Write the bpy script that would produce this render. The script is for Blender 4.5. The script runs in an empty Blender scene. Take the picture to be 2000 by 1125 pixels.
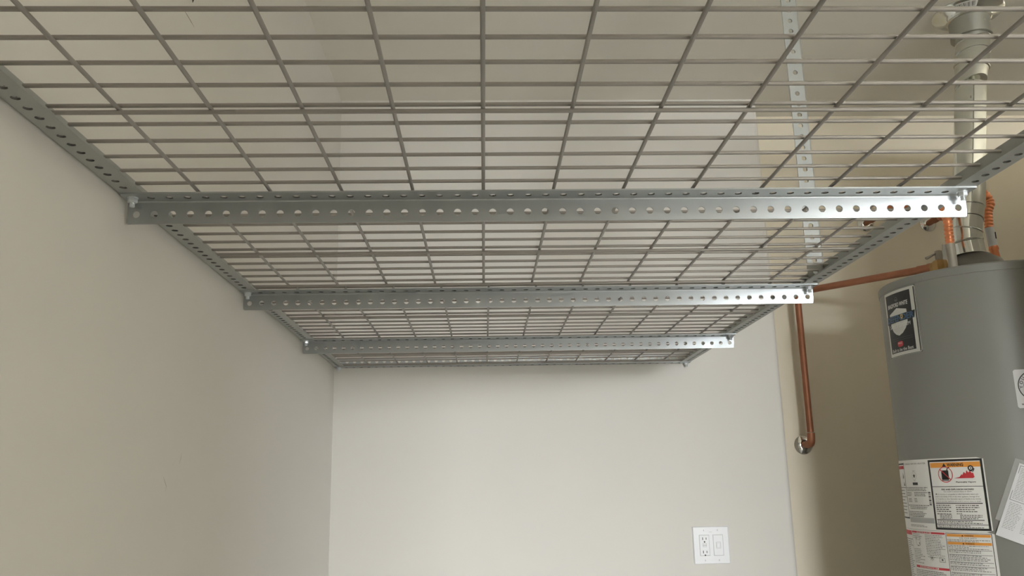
import bpy, math, random
from mathutils import Vector, Matrix

# ------------------------------------------------------------------ camera, light, exposure
IN = 0.0254                 # everything below is written in inches
FLOOR = -68.7               # z = 0 is the top of the rack's cross beams
CEIL = 39.3
WALL_L, WALL_B, ALCOVE_B = -24.42, -2.15, 4.0
SX = 1.0075                 # hole pitch of the slotted angle, inches

CAM = dict(f=1674.23, pos=(-4.18, -118.88, -16.265), yaw=0.0357, pitch=0.22835, roll=-0.01946)
sc = bpy.context.scene
COL = sc.collection


def W(x, y, z):
    return Vector((x * IN, y * IN, (z - FLOOR) * IN))


def cam_axes():
    cy, sy = math.cos(CAM['yaw']), math.sin(CAM['yaw'])
    cp, sp = math.cos(CAM['pitch']), math.sin(CAM['pitch'])
    f = Vector((sy * cp, cy * cp, sp)); r = Vector((cy, -sy, 0)); u = r.cross(f)
    c, s = math.cos(CAM['roll']), math.sin(CAM['roll'])
    return c * r + s * u, -s * r + c * u, f


def at(px, py, Y):
    """photo pixel -> point (inches) on the plane y = Y"""
    r, u, f = cam_axes()
    d = f + r * ((px - 1000) / CAM['f']) + u * ((562.5 - py) / CAM['f'])
    o = Vector(CAM['pos'])
    return o + d * ((Y - o.y) / d.y)


cd = bpy.data.cameras.new('camera')
cam = bpy.data.objects.new('camera', cd); COL.objects.link(cam)
cd.sensor_fit = 'HORIZONTAL'; cd.sensor_width = 36.0; cd.lens = CAM['f'] * 36.0 / 2000.0
cd.clip_start = 0.02; cd.clip_end = 60
r_, u_, f_ = cam_axes()
M = Matrix((r_, u_, -f_)).transposed().to_4x4(); M.translation = W(*CAM['pos'])
cam.matrix_world = M
sc.camera = cam

wd = bpy.data.worlds.new('sky'); sc.world = wd; wd.use_nodes = True
bgn = wd.node_tree.nodes['Background']
bgn.inputs[0].default_value = (0.80, 0.90, 1.0, 1); bgn.inputs[1].default_value = 1.2

DOOR = (16.0, 150.0, 84.0, -300.0)     # x0, x1, height, y of the open garage door
# bright open sky outside the door
ld = bpy.data.lights.new('open_sky_daylight', 'AREA'); ld.shape = 'RECTANGLE'
ld.size = 380 * IN; ld.size_y = 190 * IN
ld.energy = 15200; ld.color = (0.93, 0.965, 1.0)
lo = bpy.data.objects.new('open_sky_daylight', ld); COL.objects.link(lo)
lo.location = W((DOOR[0] + DOOR[1]) / 2 + 20, DOOR[3] - 170, FLOOR + 150)
lo.rotation_euler = (math.radians(72), 0, 0)

vs = sc.view_settings
vs.view_transform = 'Standard'; vs.look = 'None'; vs.gamma = 1.0; vs.use_curve_mapping = False
vs.exposure = 0.0
sc.cycles.max_bounces = 10; sc.cycles.diffuse_bounces = 6; sc.cycles.glossy_bounces = 5
sc.cycles.use_denoising = True
sc.cycles.sample_clamp_indirect = 6

random.seed(7)

# ------------------------------------------------------------------ materials
MAT = {}


def mat(name, col, rough=0.5, metal=0.0, var=0.0, scale=8.0, bump=0.0, bscale=200.0, stretch=None,
        alpha=1.0, spec=0.5, rvar=0.0):
    m = bpy.data.materials.new(name); m.use_nodes = True
    nt = m.node_tree; N = nt.nodes; L = nt.links
    b = N['Principled BSDF']
    b.inputs['Base Color'].default_value = (*col, 1)
    b.inputs['Roughness'].default_value = rough
    b.inputs['Metallic'].default_value = metal
    b.inputs['Specular IOR Level'].default_value = spec
    if alpha < 1:
        b.inputs['Alpha'].default_value = alpha
    tc = N.new('ShaderNodeTexCoord'); mp = N.new('ShaderNodeMapping')
    L.new(tc.outputs['Object'], mp.inputs[0])
    if stretch:
        mp.inputs['Scale'].default_value = stretch
    if var or rvar:
        n = N.new('ShaderNodeTexNoise'); n.inputs['Scale'].default_value = scale
        n.inputs['Detail'].default_value = 6
        L.new(mp.outputs[0], n.inputs['Vector'])
        if var:
            mx = N.new('ShaderNodeMix'); mx.data_type = 'RGBA'
            mx.inputs[6].default_value = (*[c * (1 - var) for c in col], 1)
            mx.inputs[7].default_value = (*[min(1, c * (1 + var)) for c in col], 1)
            L.new(n.outputs['Fac'], mx.inputs[0]); L.new(mx.outputs[2], b.inputs['Base Color'])
        if rvar:
            mr = N.new('ShaderNodeMapRange')
            mr.inputs[1].default_value = 0.3; mr.inputs[2].default_value = 0.7
            mr.inputs[3].default_value = rough - rvar; mr.inputs[4].default_value = rough + rvar
            L.new(n.outputs['Fac'], mr.inputs[0]); L.new(mr.outputs[0], b.inputs['Roughness'])
    if bump:
        n2 = N.new('ShaderNodeTexNoise'); n2.inputs['Scale'].default_value = bscale
        n2.inputs['Detail'].default_value = 3
        L.new(mp.outputs[0], n2.inputs['Vector'])
        bp = N.new('ShaderNodeBump'); bp.inputs['Strength'].default_value = bump
        bp.inputs['Distance'].default_value = 0.001
        L.new(n2.outputs['Fac'], bp.inputs['Height']); L.new(bp.outputs[0], b.inputs['Normal'])
    MAT[name] = m
    return m


mat('wall_paint', (0.745, 0.722, 0.675), 0.75, var=0.02, scale=1.5, bump=0.12, bscale=70, spec=0.3)
mat('alcove_paint', (0.82, 0.75, 0.61), 0.8, var=0.02, scale=1.5, bump=0.12, bscale=70, spec=0.25)
mat('ceiling_paint', (0.83, 0.80, 0.725), 0.85, var=0.02, scale=1.2, bump=0.1, bscale=60, spec=0.2)
mat('concrete', (0.50, 0.48, 0.44), 0.6, var=0.15, scale=3, bump=0.2, bscale=40)
mat('galvanized', (0.44, 0.46, 0.465), 0.48, 0.9, var=0.05, scale=20, rvar=0.03, stretch=(1, 1, 1))
mat('galvanized_dull', (0.42, 0.43, 0.41), 0.58, 0.7, var=0.10, scale=26, rvar=0.06)
mat('galvanized_shaded', (0.29, 0.295, 0.275), 0.6, 0.5, var=0.08, scale=26)  # darker zinc for the hanger post: dim light painted into the colour
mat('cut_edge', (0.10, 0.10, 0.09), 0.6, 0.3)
mat('zinc_bolt', (0.80, 0.84, 0.88), 0.3, 0.95)
mat('deck_wire', (0.31, 0.288, 0.265), 0.46, 0.35, var=0.06, scale=40)
mat('copper', (0.37, 0.155, 0.085), 0.5, 0.5, var=0.22, scale=22)
mat('copper_bright', (0.80, 0.30, 0.14), 0.34, 0.65, var=0.12, scale=30)
mat('brass', (0.42, 0.27, 0.11), 0.45, 0.7, var=0.25, scale=40)
mat('solder', (0.55, 0.53, 0.46), 0.35, 0.9)
mat('chrome', (0.80, 0.80, 0.78), 0.09, 1.0)
mat('duct', (0.70, 0.71, 0.66), 0.15, 0.95, var=0.10, scale=18, rvar=0.06)
mat('duct_dull', (0.46, 0.46, 0.41), 0.42, 0.8, var=0.08, scale=20)
mat('duct_dark', (0.16, 0.15, 0.13), 0.5, 0.5, var=0.1, scale=20)
mat('heater_grey', (0.205, 0.202, 0.180), 0.42, 0.0, var=0.025, scale=6, bump=0.05, bscale=260)
mat('heater_cap', (0.205, 0.202, 0.180), 0.45, 0.0, var=0.02, scale=6, bump=0.05, bscale=260)
mat('paper', (0.74, 0.73, 0.69), 0.55, var=0.015, scale=12)
mat('paper_sheet', (0.72, 0.72, 0.72), 0.6, var=0.015, scale=12)
mat('ink', (0.016, 0.015, 0.013), 0.5)
mat('ink_grey', (0.13, 0.125, 0.115), 0.6)
mat('ink_pale', (0.40, 0.40, 0.38), 0.6)
mat('ink_red', (0.50, 0.035, 0.045), 0.5)
mat('ink_orange', (0.72, 0.30, 0.05), 0.5)
mat('ink_white', (0.76, 0.76, 0.72), 0.5)
mat('ink_blue', (0.05, 0.11, 0.20), 0.5)
mat('ink_gold', (0.52, 0.36, 0.13), 0.5)
mat('badge_silver', (0.62, 0.62, 0.57), 0.35, 0.5)
mat('white_plastic', (0.84, 0.85, 0.86), 0.35, var=0.01)
mat('slot_dark', (0.03, 0.03, 0.03), 0.6)
mat('black_metal', (0.02, 0.02, 0.02), 0.5)
mat('valve_grey', (0.40, 0.37, 0.31), 0.5, 0.3, var=0.15, scale=30)
mat('film', (0.8, 0.8, 0.78), 0.15, alpha=0.22)
mat('pencil', (0.30, 0.27, 0.22), 0.9)
mat('door_trim', (0.75, 0.74, 0.70), 0.6)


# ------------------------------------------------------------------ mesh helpers
class MB:
    def __init__(self):
        self.v = []; self.f = []; self.edge = []

    def add(self, vs, fs):
        o = len(self.v)
        self.v += [Vector(p) for p in vs]; self.f += [[i + o for i in f] for f in fs]
        return self

    def box(self, x0, x1, y0, y1, z0, z1):
        p = [(x, y, z) for z in (z0, z1) for y in (y0, y1) for x in (x0, x1)]
        return self.add(p, [(0, 2, 3, 1), (4, 5, 7, 6), (0, 1, 5, 4), (2, 6, 7, 3), (0, 4, 6, 2), (1, 3, 7, 5)])

    def rbox(self, x0, x1, y0, y1, z0, z1, c=0.05):
        """box whose front (-y) edge is chamfered by c"""
        o = [(x0, z0), (x1, z0), (x1, z1), (x0, z1)]
        i = [(x0 + c, z0 + c), (x1 - c, z0 + c), (x1 - c, z1 - c), (x0 + c, z1 - c)]
        v = [(x, y1, z) for x, z in o] + [(x, y0 + c, z) for x, z in o] + [(x, y0, z) for x, z in i]
        f = [(3, 2, 1, 0), (8, 9, 10, 11)]
        for k in range(4):
            n = (k + 1) % 4
            f += [(k, n, 4 + n, 4 + k), (4 + k, 4 + n, 8 + n, 8 + k)]
        return self.add(v, f)

    def rings(self, rings, cap0=True, cap1=True, closed=True):
        n = len(rings[0]); v = []; f = []
        for r in rings:
            v += list(r)
        for a in range(len(rings) - 1):
            for k in range(n if closed else n - 1):
                k2 = (k + 1) % n
                f.append((a * n + k, a * n + k2, (a + 1) * n + k2, (a + 1) * n + k))
        if cap0:
            f.append(tuple(range(n - 1, -1, -1)))
        if cap1:
            f.append(tuple((len(rings) - 1) * n + k for k in range(n)))
        return self.add(v, f)

    def tube(self, pts, rad, seg=12, caps=True):
        pts = [Vector(p) for p in pts]
        rad = rad if isinstance(rad, (list, tuple)) else [rad] * len(pts)
        t0 = (pts[1] - pts[0]).normalized()
        up = Vector((0, 0, 1)) if abs(t0.z) < 0.9 else Vector((0, 1, 0))
        a = t0.cross(up).normalized(); rings = []
        for i, p in enumerate(pts):
            t = (pts[min(i + 1, len(pts) - 1)] - pts[max(i - 1, 0)]).normalized()
            a = (a - t * a.dot(t)).normalized(); b = t.cross(a)
            rings.append([p + (a * math.cos(2 * math.pi * k / seg) + b * math.sin(2 * math.pi * k / seg)) * rad[i]
                          for k in range(seg)])
        return self.rings(rings, caps, caps)

    def lathe(self, prof, c, axis=(0, 0, 1), seg=24, caps=True):
        """prof = [(radius, distance along axis)], c = base point"""
        ax = Vector(axis).normalized()
        up = Vector((0, 0, 1)) if abs(ax.z) < 0.9 else Vector((1, 0, 0))
        a = ax.cross(up).normalized(); b = ax.cross(a); c = Vector(c)
        return self.rings([[c + ax * h + (a * math.cos(2 * math.pi * k / seg) + b * math.sin(2 * math.pi * k / seg)) * r
                            for k in range(seg)] for r, h in prof], caps, caps)

    def prism(self, poly, z0, z1):
        return self.rings([[(x, y, z0) for x, y in poly], [(x, y, z1) for x, y in poly]])


def mesh(name, mb, m, smooth=None, edge_mat=None):
    me = bpy.data.meshes.new(name)
    me.from_pydata([p * IN for p in mb.v], [], mb.f)
    me.materials.append(MAT[m]); me.update()
    if edge_mat:
        me.materials.append(MAT[edge_mat])
        for i in mb.edge:
            me.polygons[i].material_index = 1
    if smooth is not None:
        me.polygons.foreach_set('use_smooth', [True] * len(me.polygons))
        try:
            me.set_sharp_from_angle(angle=math.radians(smooth))
        except Exception:
            pass
    return me


def obj(name, me, parent=None, loc=(0, 0, 0), rot=None, label=None):
    o = bpy.data.objects.new(name, me); COL.objects.link(o)
    o.parent = parent
    o.location = Vector(loc) * IN if parent else W(*loc)
    if rot:
        o.rotation_euler = rot
    if label:
        o['label'] = label
    return o


def part(name, mb, m, parent, smooth=None, loc=(0, 0, 0), rot=None, label=None):
    return obj(name, mesh(name, mb, m, smooth), parent, loc, rot, label)


def thing(name, base, label, cat, group=None):
    o = bpy.data.objects.new(name, None); COL.objects.link(o)
    o.empty_display_size = 0.05
    o.location = W(*base); o['label'] = label; o['category'] = cat
    if group:
        o['group'] = group
    return o


def rel(p, base):
    return Vector(p) - Vector(base)


def struct(name, mb, m, label, smooth=None):
    o = obj(name, mesh(name, mb, m, smooth)); o['kind'] = 'structure'; o['label'] = label
    return o


def smoothpath(pts, step=0.12):
    pts = [Vector(p) for p in pts]; out = []
    q = [pts[0] * 2 - pts[1]] + pts + [pts[-1] * 2 - pts[-2]]
    for i in range(1, len(q) - 2):
        a, b, c, d = q[i - 1:i + 3]
        n = max(2, int((c - b).length / step))
        for k in range(n):
            t = k / n
            out.append(0.5 * ((2 * b) + (c - a) * t + (2 * a - 5 * b + 4 * c - d) * t * t
                              + (3 * b - a - 3 * c + d) * t ** 3))
    out.append(pts[-1])
    return out


# ------------------------------------------------------------------ the setting
T = 5.0
XR, YD = 236.0, -300.0
struct('floor', MB().box(WALL_L - T, XR + T, YD - T, ALCOVE_B + T, FLOOR - 4, FLOOR), 'concrete',
       'grey concrete garage floor')
ceil = struct('ceiling', MB().box(WALL_L - T, XR + T, YD - T, ALCOVE_B + T, CEIL, CEIL + 4), 'ceiling_paint',
              'flat cream ceiling above the wire rack')
wl = struct('wall_left', MB().box(WALL_L - T, WALL_L, YD - T, ALCOVE_B + T, FLOOR, CEIL), 'wall_paint',
            'plain off-white wall running along the rack')
BX = 36.9
arc = [(BX - 0.75 + 0.75 * math.sin(a), WALL_B + 0.75 - 0.75 * math.cos(a)) for a in
       [math.radians(k * 10) for k in range(10)]]
struct('wall_back', MB().prism([(WALL_L, WALL_B)] + arc + [(BX, ALCOVE_B + T), (WALL_L, ALCOVE_B + T)], FLOOR, CEIL),
       'wall_paint', 'off-white end wall with a rounded outside corner', 30)
struct('wall_alcove', MB().box(BX, 110, ALCOVE_B, ALCOVE_B + T, FLOOR, CEIL), 'alcove_paint',
       'tan wall behind the water heater')
# unseen walls added to shade: partition for heater corner, return for left wall
PX, P0, P1, PTOP = 47.5, -57.0, -108.0, 28.5     # the partition stops short of the ceiling
ra = [(PX + 0.75 - 0.75 * math.cos(a), P1 + 0.75 - 0.75 * math.sin(a)) for a in [math.radians(k * 15) for k in range(7)]]
struct('wall_shade_right', MB().prism([(88, ALCOVE_B), (88, P0), (PX, P0)] + ra + [(PX + 5, P1), (PX + 5, P0 - 5), (93, P0 - 5), (93, ALCOVE_B)], FLOOR, PTOP),
       'wall_paint', 'added partition shading the water heater corner', 30)
struct('wall_shade_return', MB().box(WALL_L, 35.5, -143, -138, FLOOR, CEIL), 'wall_paint', 'added return wall shading the long wall')
struct('wall_back_far', MB().box(110, XR + T, WALL_B, ALCOVE_B + T, FLOOR, CEIL), 'wall_paint',
       'end wall beyond the alcove')
struct('wall_side', MB().box(XR, XR + T, YD - T, WALL_B, FLOOR, CEIL), 'wall_paint', 'far side wall of the garage')
struct('driveway', MB().box(-200, 420, YD - 420, YD - T, FLOOR - 4, FLOOR - 0.5), 'concrete', 'pale concrete driveway outside the door')
struct('wall_front', MB().box(WALL_L, DOOR[0], YD - T, YD, FLOOR, CEIL)
       .box(DOOR[1], XR, YD - T, YD, FLOOR, CEIL)
       .box(DOOR[0], DOOR[1], YD - T, YD, FLOOR + DOOR[2], CEIL), 'wall_paint', 'front wall around the open garage door')


def ray_to(px, py, axis, val):
    r, u, f = cam_axes()
    d = f + r * ((px - 1000) / CAM['f']) + u * ((562.5 - py) / CAM['f'])
    o = Vector(CAM['pos'])
    return o + d * ((val - o[axis]) / d[axis])


def scuff(name, pix, width, axis, val, parent, m='pencil'):
    pts = [ray_to(px, py, axis, val) for px, py in pix]
    n = len(pts); A = []; B = []
    for i, q in enumerate(pts):
        t = (pts[min(i + 1, n - 1)] - pts[max(i - 1, 0)]).normalized()
        nrm = Vector((1, 0, 0)) if axis == 0 else Vector((0, 0, 1))
        s = t.cross(nrm).normalized() * width * (0.5 if 0 < i < n - 1 else 0.1)
        A.append(q + s); B.append(q - s)
    mb = MB().add(A + B, [(k, k + 1, n + k + 1, n + k) for k in range(n - 1)])
    return obj(name, mesh(name, mb, m), parent)


mat('scuff', (0.50, 0.47, 0.42), 0.9)
scuff('scuff_mark', [(319, 931), (322, 941), (325, 950), (323, 960)], 0.07, 0, WALL_L + 0.012, wl, 'scuff')
scuff('scuff_mark', [(355, 884), (353, 896), (350, 907)], 0.06, 0, WALL_L + 0.012, wl, 'scuff')
scuff('scuff_mark', [(342, 899), (337, 909)], 0.05, 0, WALL_L + 0.012, wl, 'scuff')
scuff('scratch_mark', [(357, 16), (366, 30), (373, 42), (380, 54)], 0.08, 0, WALL_L + 0.012, wl)

# ------------------------------------------------------------------ slotted-angle rack
TH = 0.085; FW = 1.42; HR = 0.205


def holed_angle(n, pitch, w=FW, t=TH, hr=HR, hH=0.70, hV=0.85, seg=14, skip=()):
    """slotted angle along +x from 0; flat flange towards -y (top face z=0), upright flange towards -z (outer face y=0)"""
    mb = MB(); ro = 0.17

    def plate(f, hc, dark):
        # local coords a (along), b (across, from ro to w), c (0 outer, t inner)
        for i in range(n):
            x0 = i * pitch; xc = x0 + pitch / 2; x1 = x0 + pitch
            hole, rim = [], []
            for k in range(seg):
                an = 2 * math.pi * (k + 0.5) / seg
                ca, sa = math.cos(an), math.sin(an)
                hole.append((xc + hr * ca, hc + hr * sa))
                lim = []
                if ca > 1e-9: lim.append((x1 - xc) / ca)
                if ca < -1e-9: lim.append((x0 - xc) / ca)
                if sa > 1e-9: lim.append((w - hc) / sa)
                if sa < -1e-9: lim.append((ro - hc) / sa)
                d = min(lim); rim.append([xc + d * ca, hc + d * sa])
            # snap nearest rim point to each cell corner, with the outer end corners rounded off
            for cx, cb in ((x0, ro), (x1, ro), (x0, w), (x1, w)):
                k = min(range(seg), key=lambda q: (rim[q][0] - cx) ** 2 + (rim[q][1] - cb) ** 2)
                e = 0.0
                if cb == w and ((i == 0 and cx == x0) or (i == n - 1 and cx == x1)):
                    e = 0.05
                rim[k] = [cx + (e if cx == x0 else -e), cb - e]
            for c, flip in ((0, False), (t, True)):
                v = [f(a, b, c) for a, b in hole] + [f(a, b, c) for a, b in rim]
                fs = []
                for k in range(seg):
                    k2 = (k + 1) % seg
                    q = (k, k2, seg + k2, seg + k)
                    fs.append(q[::-1] if flip else q)
                mb.add(v, fs)
            # hole wall
            v = [f(a, b, 0) for a, b in hole] + [f(a, b, t) for a, b in hole]
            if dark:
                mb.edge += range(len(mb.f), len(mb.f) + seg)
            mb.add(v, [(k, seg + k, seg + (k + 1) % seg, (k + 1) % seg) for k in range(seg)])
        L = n * pitch
        v = [f(0.05, w, 0), f(L - 0.05, w, 0), f(L - 0.05, w, t), f(0.05, w, t)]
        mb.add(v, [(0, 1, 2, 3)])
        for a in (0, L):
            e = 0.05
            v = [f(a, ro, 0), f(a, w - e, 0), f(a, w - e, t), f(a, ro, t),
                 f(abs(a - e), w, 0), f(abs(a - e), w, t)]
            mb.add(v, [(0, 1, 2, 3), (1, 4, 5, 2)])

    plate(lambda a, b, c: (a, -b, -c), hH, True)
    plate(lambda a, b, c: (a, -c, -b), hV, False)
    L = n * pitch; ns = 5; out, inn = [], []
    for k in range(ns + 1):
        an = math.pi / 2 * k / ns
        out.append((-ro + ro * math.sin(an), -ro + ro * math.cos(an)))
        inn.append((-ro + (ro - t) * math.sin(an), -ro + (ro - t) * math.cos(an)))
    v = [(x, y, z) for x in (0, L) for y, z in out + inn]; m_ = 2 * (ns + 1); f = []
    for k in range(ns):
        f += [(k, k + 1, m_ + k + 1, m_ + k), (ns + 1 + k, m_ + ns + 1 + k, m_ + ns + 2 + k, ns + 2 + k),
              (k, ns + 1 + k, ns + 2 + k, k + 1), (m_ + k, m_ + k + 1, m_ + ns + 2 + k, m_ + ns + 1 + k)]
    mb.add(v, f)
    return mb


RB = (0, WALL_B, 0)
rack = thing('overhead_rack', RB, 'galvanized slotted-angle rack frame hung high along the wall', 'storage rack')
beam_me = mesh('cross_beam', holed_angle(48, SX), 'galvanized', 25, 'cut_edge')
BEAM_Y = (-72.0, -48.0, -24.0, -96.0)
for y in BEAM_Y:
    obj('cross_beam', beam_me, rack, rel((-24 * SX, y + TH, 0), RB))
# wall-side cross member: upright flange turned up against the wall
obj('wall_beam', beam_me, rack, rel((24 * SX, WALL_B - 0.02, 0.0), RB), (0, math.pi, 0)).location.z -= TH * IN
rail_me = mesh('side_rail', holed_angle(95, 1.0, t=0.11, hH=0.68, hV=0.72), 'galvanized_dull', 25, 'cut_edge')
RO = 24.12 * SX
obj('side_rail', rail_me, rack, rel((RO, -97.6, 0.0), RB), (math.pi, 0, math.pi / 2))
obj('side_rail', rail_me, rack, rel((-RO, -2.6, 0.0), RB), (math.pi, 0, -math.pi / 2))
# ceiling post beside the second beam: slotted angle hanging from the ceiling
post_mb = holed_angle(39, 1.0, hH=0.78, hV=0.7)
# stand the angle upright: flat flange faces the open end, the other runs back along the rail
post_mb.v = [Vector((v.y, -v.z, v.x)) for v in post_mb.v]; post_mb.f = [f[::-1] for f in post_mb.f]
obj('hanger_post', mesh('hanger_post', post_mb, 'galvanized_shaded', 25), rack, rel((RO - TH - 0.02, -50.9, 0.12), RB))


def hexprism(mb, c, r, z0, z1, ang=0.3):
    v = []
    for z, rr in ((z0, r * 0.93), (z0 + 0.03, r), (z1, r)):
        v.append([(c[0] + rr * math.cos(ang + k * math.pi / 3), c[1] + rr * math.sin(ang + k * math.pi / 3), z)
                  for k in range(6)])
    mb.rings(v)


bolt_mb = MB()
bolt_mb.lathe([(0.12, -0.62), (0.15, -0.59)] + [(0.15 if k % 2 else 0.128, -0.58 + 0.034 * k) for k in range(17)]
              + [(0.15, 0.05)], (0, 0, 0), seg=14)
bolt_mb.lathe([(0.30, 0.085), (0.31, 0.12), (0.25, 0.2), (0.02, 0.24)], (0, 0, 0), seg=14)
bolt_me = mesh('bolt', bolt_mb, 'zinc_bolt', 30)
nut_mb = MB(); hexprism(nut_mb, (0, 0), 0.27, -0.37, -0.11)
nut_mb.lathe([(0.30, -0.115), (0.31, -0.10), (0.31, -TH)], (0, 0, 0), seg=20)
nut_me = mesh('nut', nut_mb, 'zinc_bolt', 30)
for y in BEAM_Y + (WALL_B - TH,):
    for x in (-23.5 * SX, 23.5 * SX):
        b = obj('bolt', bolt_me, rack, rel((x, y - 0.62, 0), RB), (0, 0, random.uniform(0, 6)))
        obj('nut', nut_me, b)
for z in (0.75,):
    b = obj('bolt', bolt_me, rack, rel((RO - TH, -49.75, z + 0.05), RB), (0, math.pi / 2, 0))

# ------------------------------------------------------------------ wire decks lying on the rack
WR = 0.098
Z_S, Z_L, Z_C = 0.085 + WR, 0.085 + 3 * WR, 0.085 + 5 * WR - 0.01
cross_me = mesh('cross_wire', MB().tube([(-23.35, 0, 0), (-7, 0, 0.0), (7, 0, 0), (23.35, 0, 0)], WR, 10), 'deck_wire', 60)
sup_me = mesh('support_wire', MB().tube([(-23.75, 0, 0), (0, 0, 0), (23.75, 0, 0)], WR * 1.08, 10), 'deck_wire', 60)


def deck(y0, y1, cross_y, sup_y, x_off, label):
    base = (0, (y0 + y1) / 2, 0.085)
    d = thing('wire_deck', base, label, 'wire deck', 'wire decks on the rack')
    long_me = mesh('long_wire', MB().tube([(0, y0 - base[1], 0), (0, 0, 0), (0, y1 - base[1], 0)], WR, 10), 'deck_wire', 60)
    for y in cross_y:
        obj('cross_wire', cross_me, d, rel((random.uniform(-.03, .03), y, Z_C), base))
    for k in range(-4, 7):
        obj('long_wire', long_me, d, rel(((-4.02 + x_off) * SX + 4 * SX * k, (y0 + y1) / 2, Z_L), base))
    for y in sup_y:
        obj('support_wire', sup_me, d, rel((0, y, Z_S), base))
    return d


deck(-96.6, -48.95, [-73.22 - 1.978 * k for k in range(1, 13)] + [-73.22 + 1.955 * k for k in range(0, 13)],
     (-95.6, -83.25, -71.35, -59.65, -49.75), 0.0, 'grey welded wire deck panel nearer the open end of the rack')
deck(-48.55, -3.0, [-47.6 + 1.955 * k for k in range(0, 23)], (-47.4, -36.3, -23.4, -12.0, -3.6), 0.42,
     'grey welded wire deck panel against the end wall')

# ------------------------------------------------------------------ hook
q = ray_to(365, 6, 0, WALL_L)
hk = thing('wall_hook', (WALL_L, q.y, q.z), 'small black pointed hook on the wall above the wire deck', 'hook')
part('hook_wire', MB().tube([(0.42, -0.06, 0.0), (0.42, -0.02, 0.3), (0.40, 0.05, 0.9), (0.3, 0.06, 1.35), (0.12, 0.06, 1.5), (0.0, 0.06, 1.52)],
               [0.015, 0.07, 0.13, 0.13, 0.13, 0.13], 10), 'black_metal', hk, 60)
part('base_plate', MB().lathe([(0.42, 0.0), (0.42, 0.06), (0.3, 0.1)], (0, 0.06, 1.55), (1, 0, 0), 18), 'black_metal', hk, 30)

# ------------------------------------------------------------------ wall outlet
OC = (25.55, WALL_B, -24.18)
pl = thing('wall_outlet', (OC[0], WALL_B, -26.55), 'white two-gang outlet cover on the end wall', 'outlet')
o0 = (OC[0], WALL_B, -26.55)
part('cover_plate', MB().rbox(-2.38, 2.38, -0.22, 0.0, 0, 4.75, 0.1), 'white_plastic', pl, 20)
rc = part('receptacle', MB().rbox(-1.55, -0.27, -0.30, -0.2, 1.08, 3.67, 0.05), 'white_plastic', pl, 20)
frm = MB()
for x0, x1, z0, z1 in ((-1.58, -0.24, 1.05, 1.08), (-1.58, -0.24, 3.67, 3.70), (-1.58, -1.55, 1.05, 3.70), (-0.27, -0.24, 1.05, 3.70)):
    frm.box(x0, x1, -0.226, -0.2, z0, z1)
part('insert_gap', frm, 'ink_pale', pl)
frm = MB()
for x0, x1, z0, z1 in ((0.24, 1.58, 1.05, 1.08), (0.24, 1.58, 3.67, 3.70), (0.24, 0.27, 1.05, 3.70), (1.55, 1.58, 1.05, 3.70)):
    frm.box(x0, x1, -0.226, -0.2, z0, z1)
part('insert_gap', frm, 'ink_pale', pl)
for zc in (3.1, 1.42):
    for dx, h in ((-0.23, 0.17), (0.23, 0.14)):
        part('slot', MB().box(-0.91 + dx - 0.045, -0.91 + dx + 0.045, -0.306, -0.29, zc + 0.12 - h, zc + 0.12 + h), 'slot_dark', rc)
    part('ground_hole', MB().lathe([(0.10, 0), (0.10, 0.012)], (-0.91, -0.294, zc - 0.29), (0, -1, 0), 14), 'slot_dark', rc)
part('button_outline', MB().box(-1.16, -0.66, -0.304, -0.29, 2.17, 2.62), 'ink_pale', rc)
for z0 in (2.2, 2.42):
    part('test_button', MB().rbox(-1.13, -0.69, -0.335, -0.29, z0, z0 + 0.17, 0.02), 'white_plastic', rc)
bl = part('blank_insert', MB().rbox(0.27, 1.55, -0.30, -0.2, 1.08, 3.67, 0.05), 'white_plastic', pl, 20)
part('jack_outline', MB().box(0.60, 1.22, -0.304, -0.29, 1.98, 2.77), 'ink_pale', bl)
part('jack_frame', MB().rbox(0.62, 1.2, -0.33, -0.29, 2.0, 2.75, 0.03), 'white_plastic', bl)
part('cover_outline', MB().box(0.685, 1.115, -0.334, -0.32, 2.085, 2.635), 'ink_pale', bl)
part('jack_cover', MB().rbox(0.7, 1.1, -0.345, -0.32, 2.1, 2.62, 0.01), 'white_plastic', bl)
for sx in (-0.91, 0.91):
    for sz in (0.48, 4.27):
        s = part('screw', MB().lathe([(0.13, 0), (0.12, 0.03), (0.02, 0.04)], (sx, -0.215, sz), (0, -1, 0), 14), 'white_plastic', pl, 30)
        part('screw_slot', MB().box(sx - 0.015, sx + 0.015, -0.262, -0.24, sz - 0.1, sz + 0.1), 'ink_grey', s)
part('rating_mark', MB().box(-0.22, 0.18, -0.224, -0.21, 4.03, 4.06), 'ink_pale', pl)

# ------------------------------------------------------------------ water heater
HX, HY, HR_ = 52.0, -26.0, 10.4
HTOP = 5.35
HB = FLOOR + 18.0
st = thing('heater_stand', (HX, HY, FLOOR), 'low square platform under the water heater', 'stand')
part('platform', MB().box(-11.5, 11.5, -11.5, 11.5, 16.5, 18.0), 'galvanized_dull', st)
for sx in (-1, 1):
    for sy in (-1, 1):
        part('leg', MB().box(sx * 10.5 - 0.8, sx * 10.5 + 0.8, sy * 10.5 - 0.8, sy * 10.5 + 0.8, 0, 16.5), 'galvanized_dull', st)
HO = (HX, HY, HB)
heater = thing('water_heater', HO, 'tall grey cylindrical gas water heater covered in warning labels', 'water heater')


def H(z):
    return z - HB


part('jacket', MB().lathe([(HR_ - 0.3, 0), (HR_, 0.4), (HR_, H(4.40))], (0, 0, 0), seg=128), 'heater_grey', heater, 25)
part('top_cap', MB().lathe([(HR_ + 0.0, H(4.38)), (HR_ + 0.05, H(4.40)), (HR_ + 0.06, H(5.15)), (HR_ - 0.02, H(5.29)),
                            (HR_ - 0.25, H(HTOP)), (0.3, H(HTOP) + 0.1)], (0, 0, 0), seg=128), 'heater_cap', heater, 25)


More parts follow.
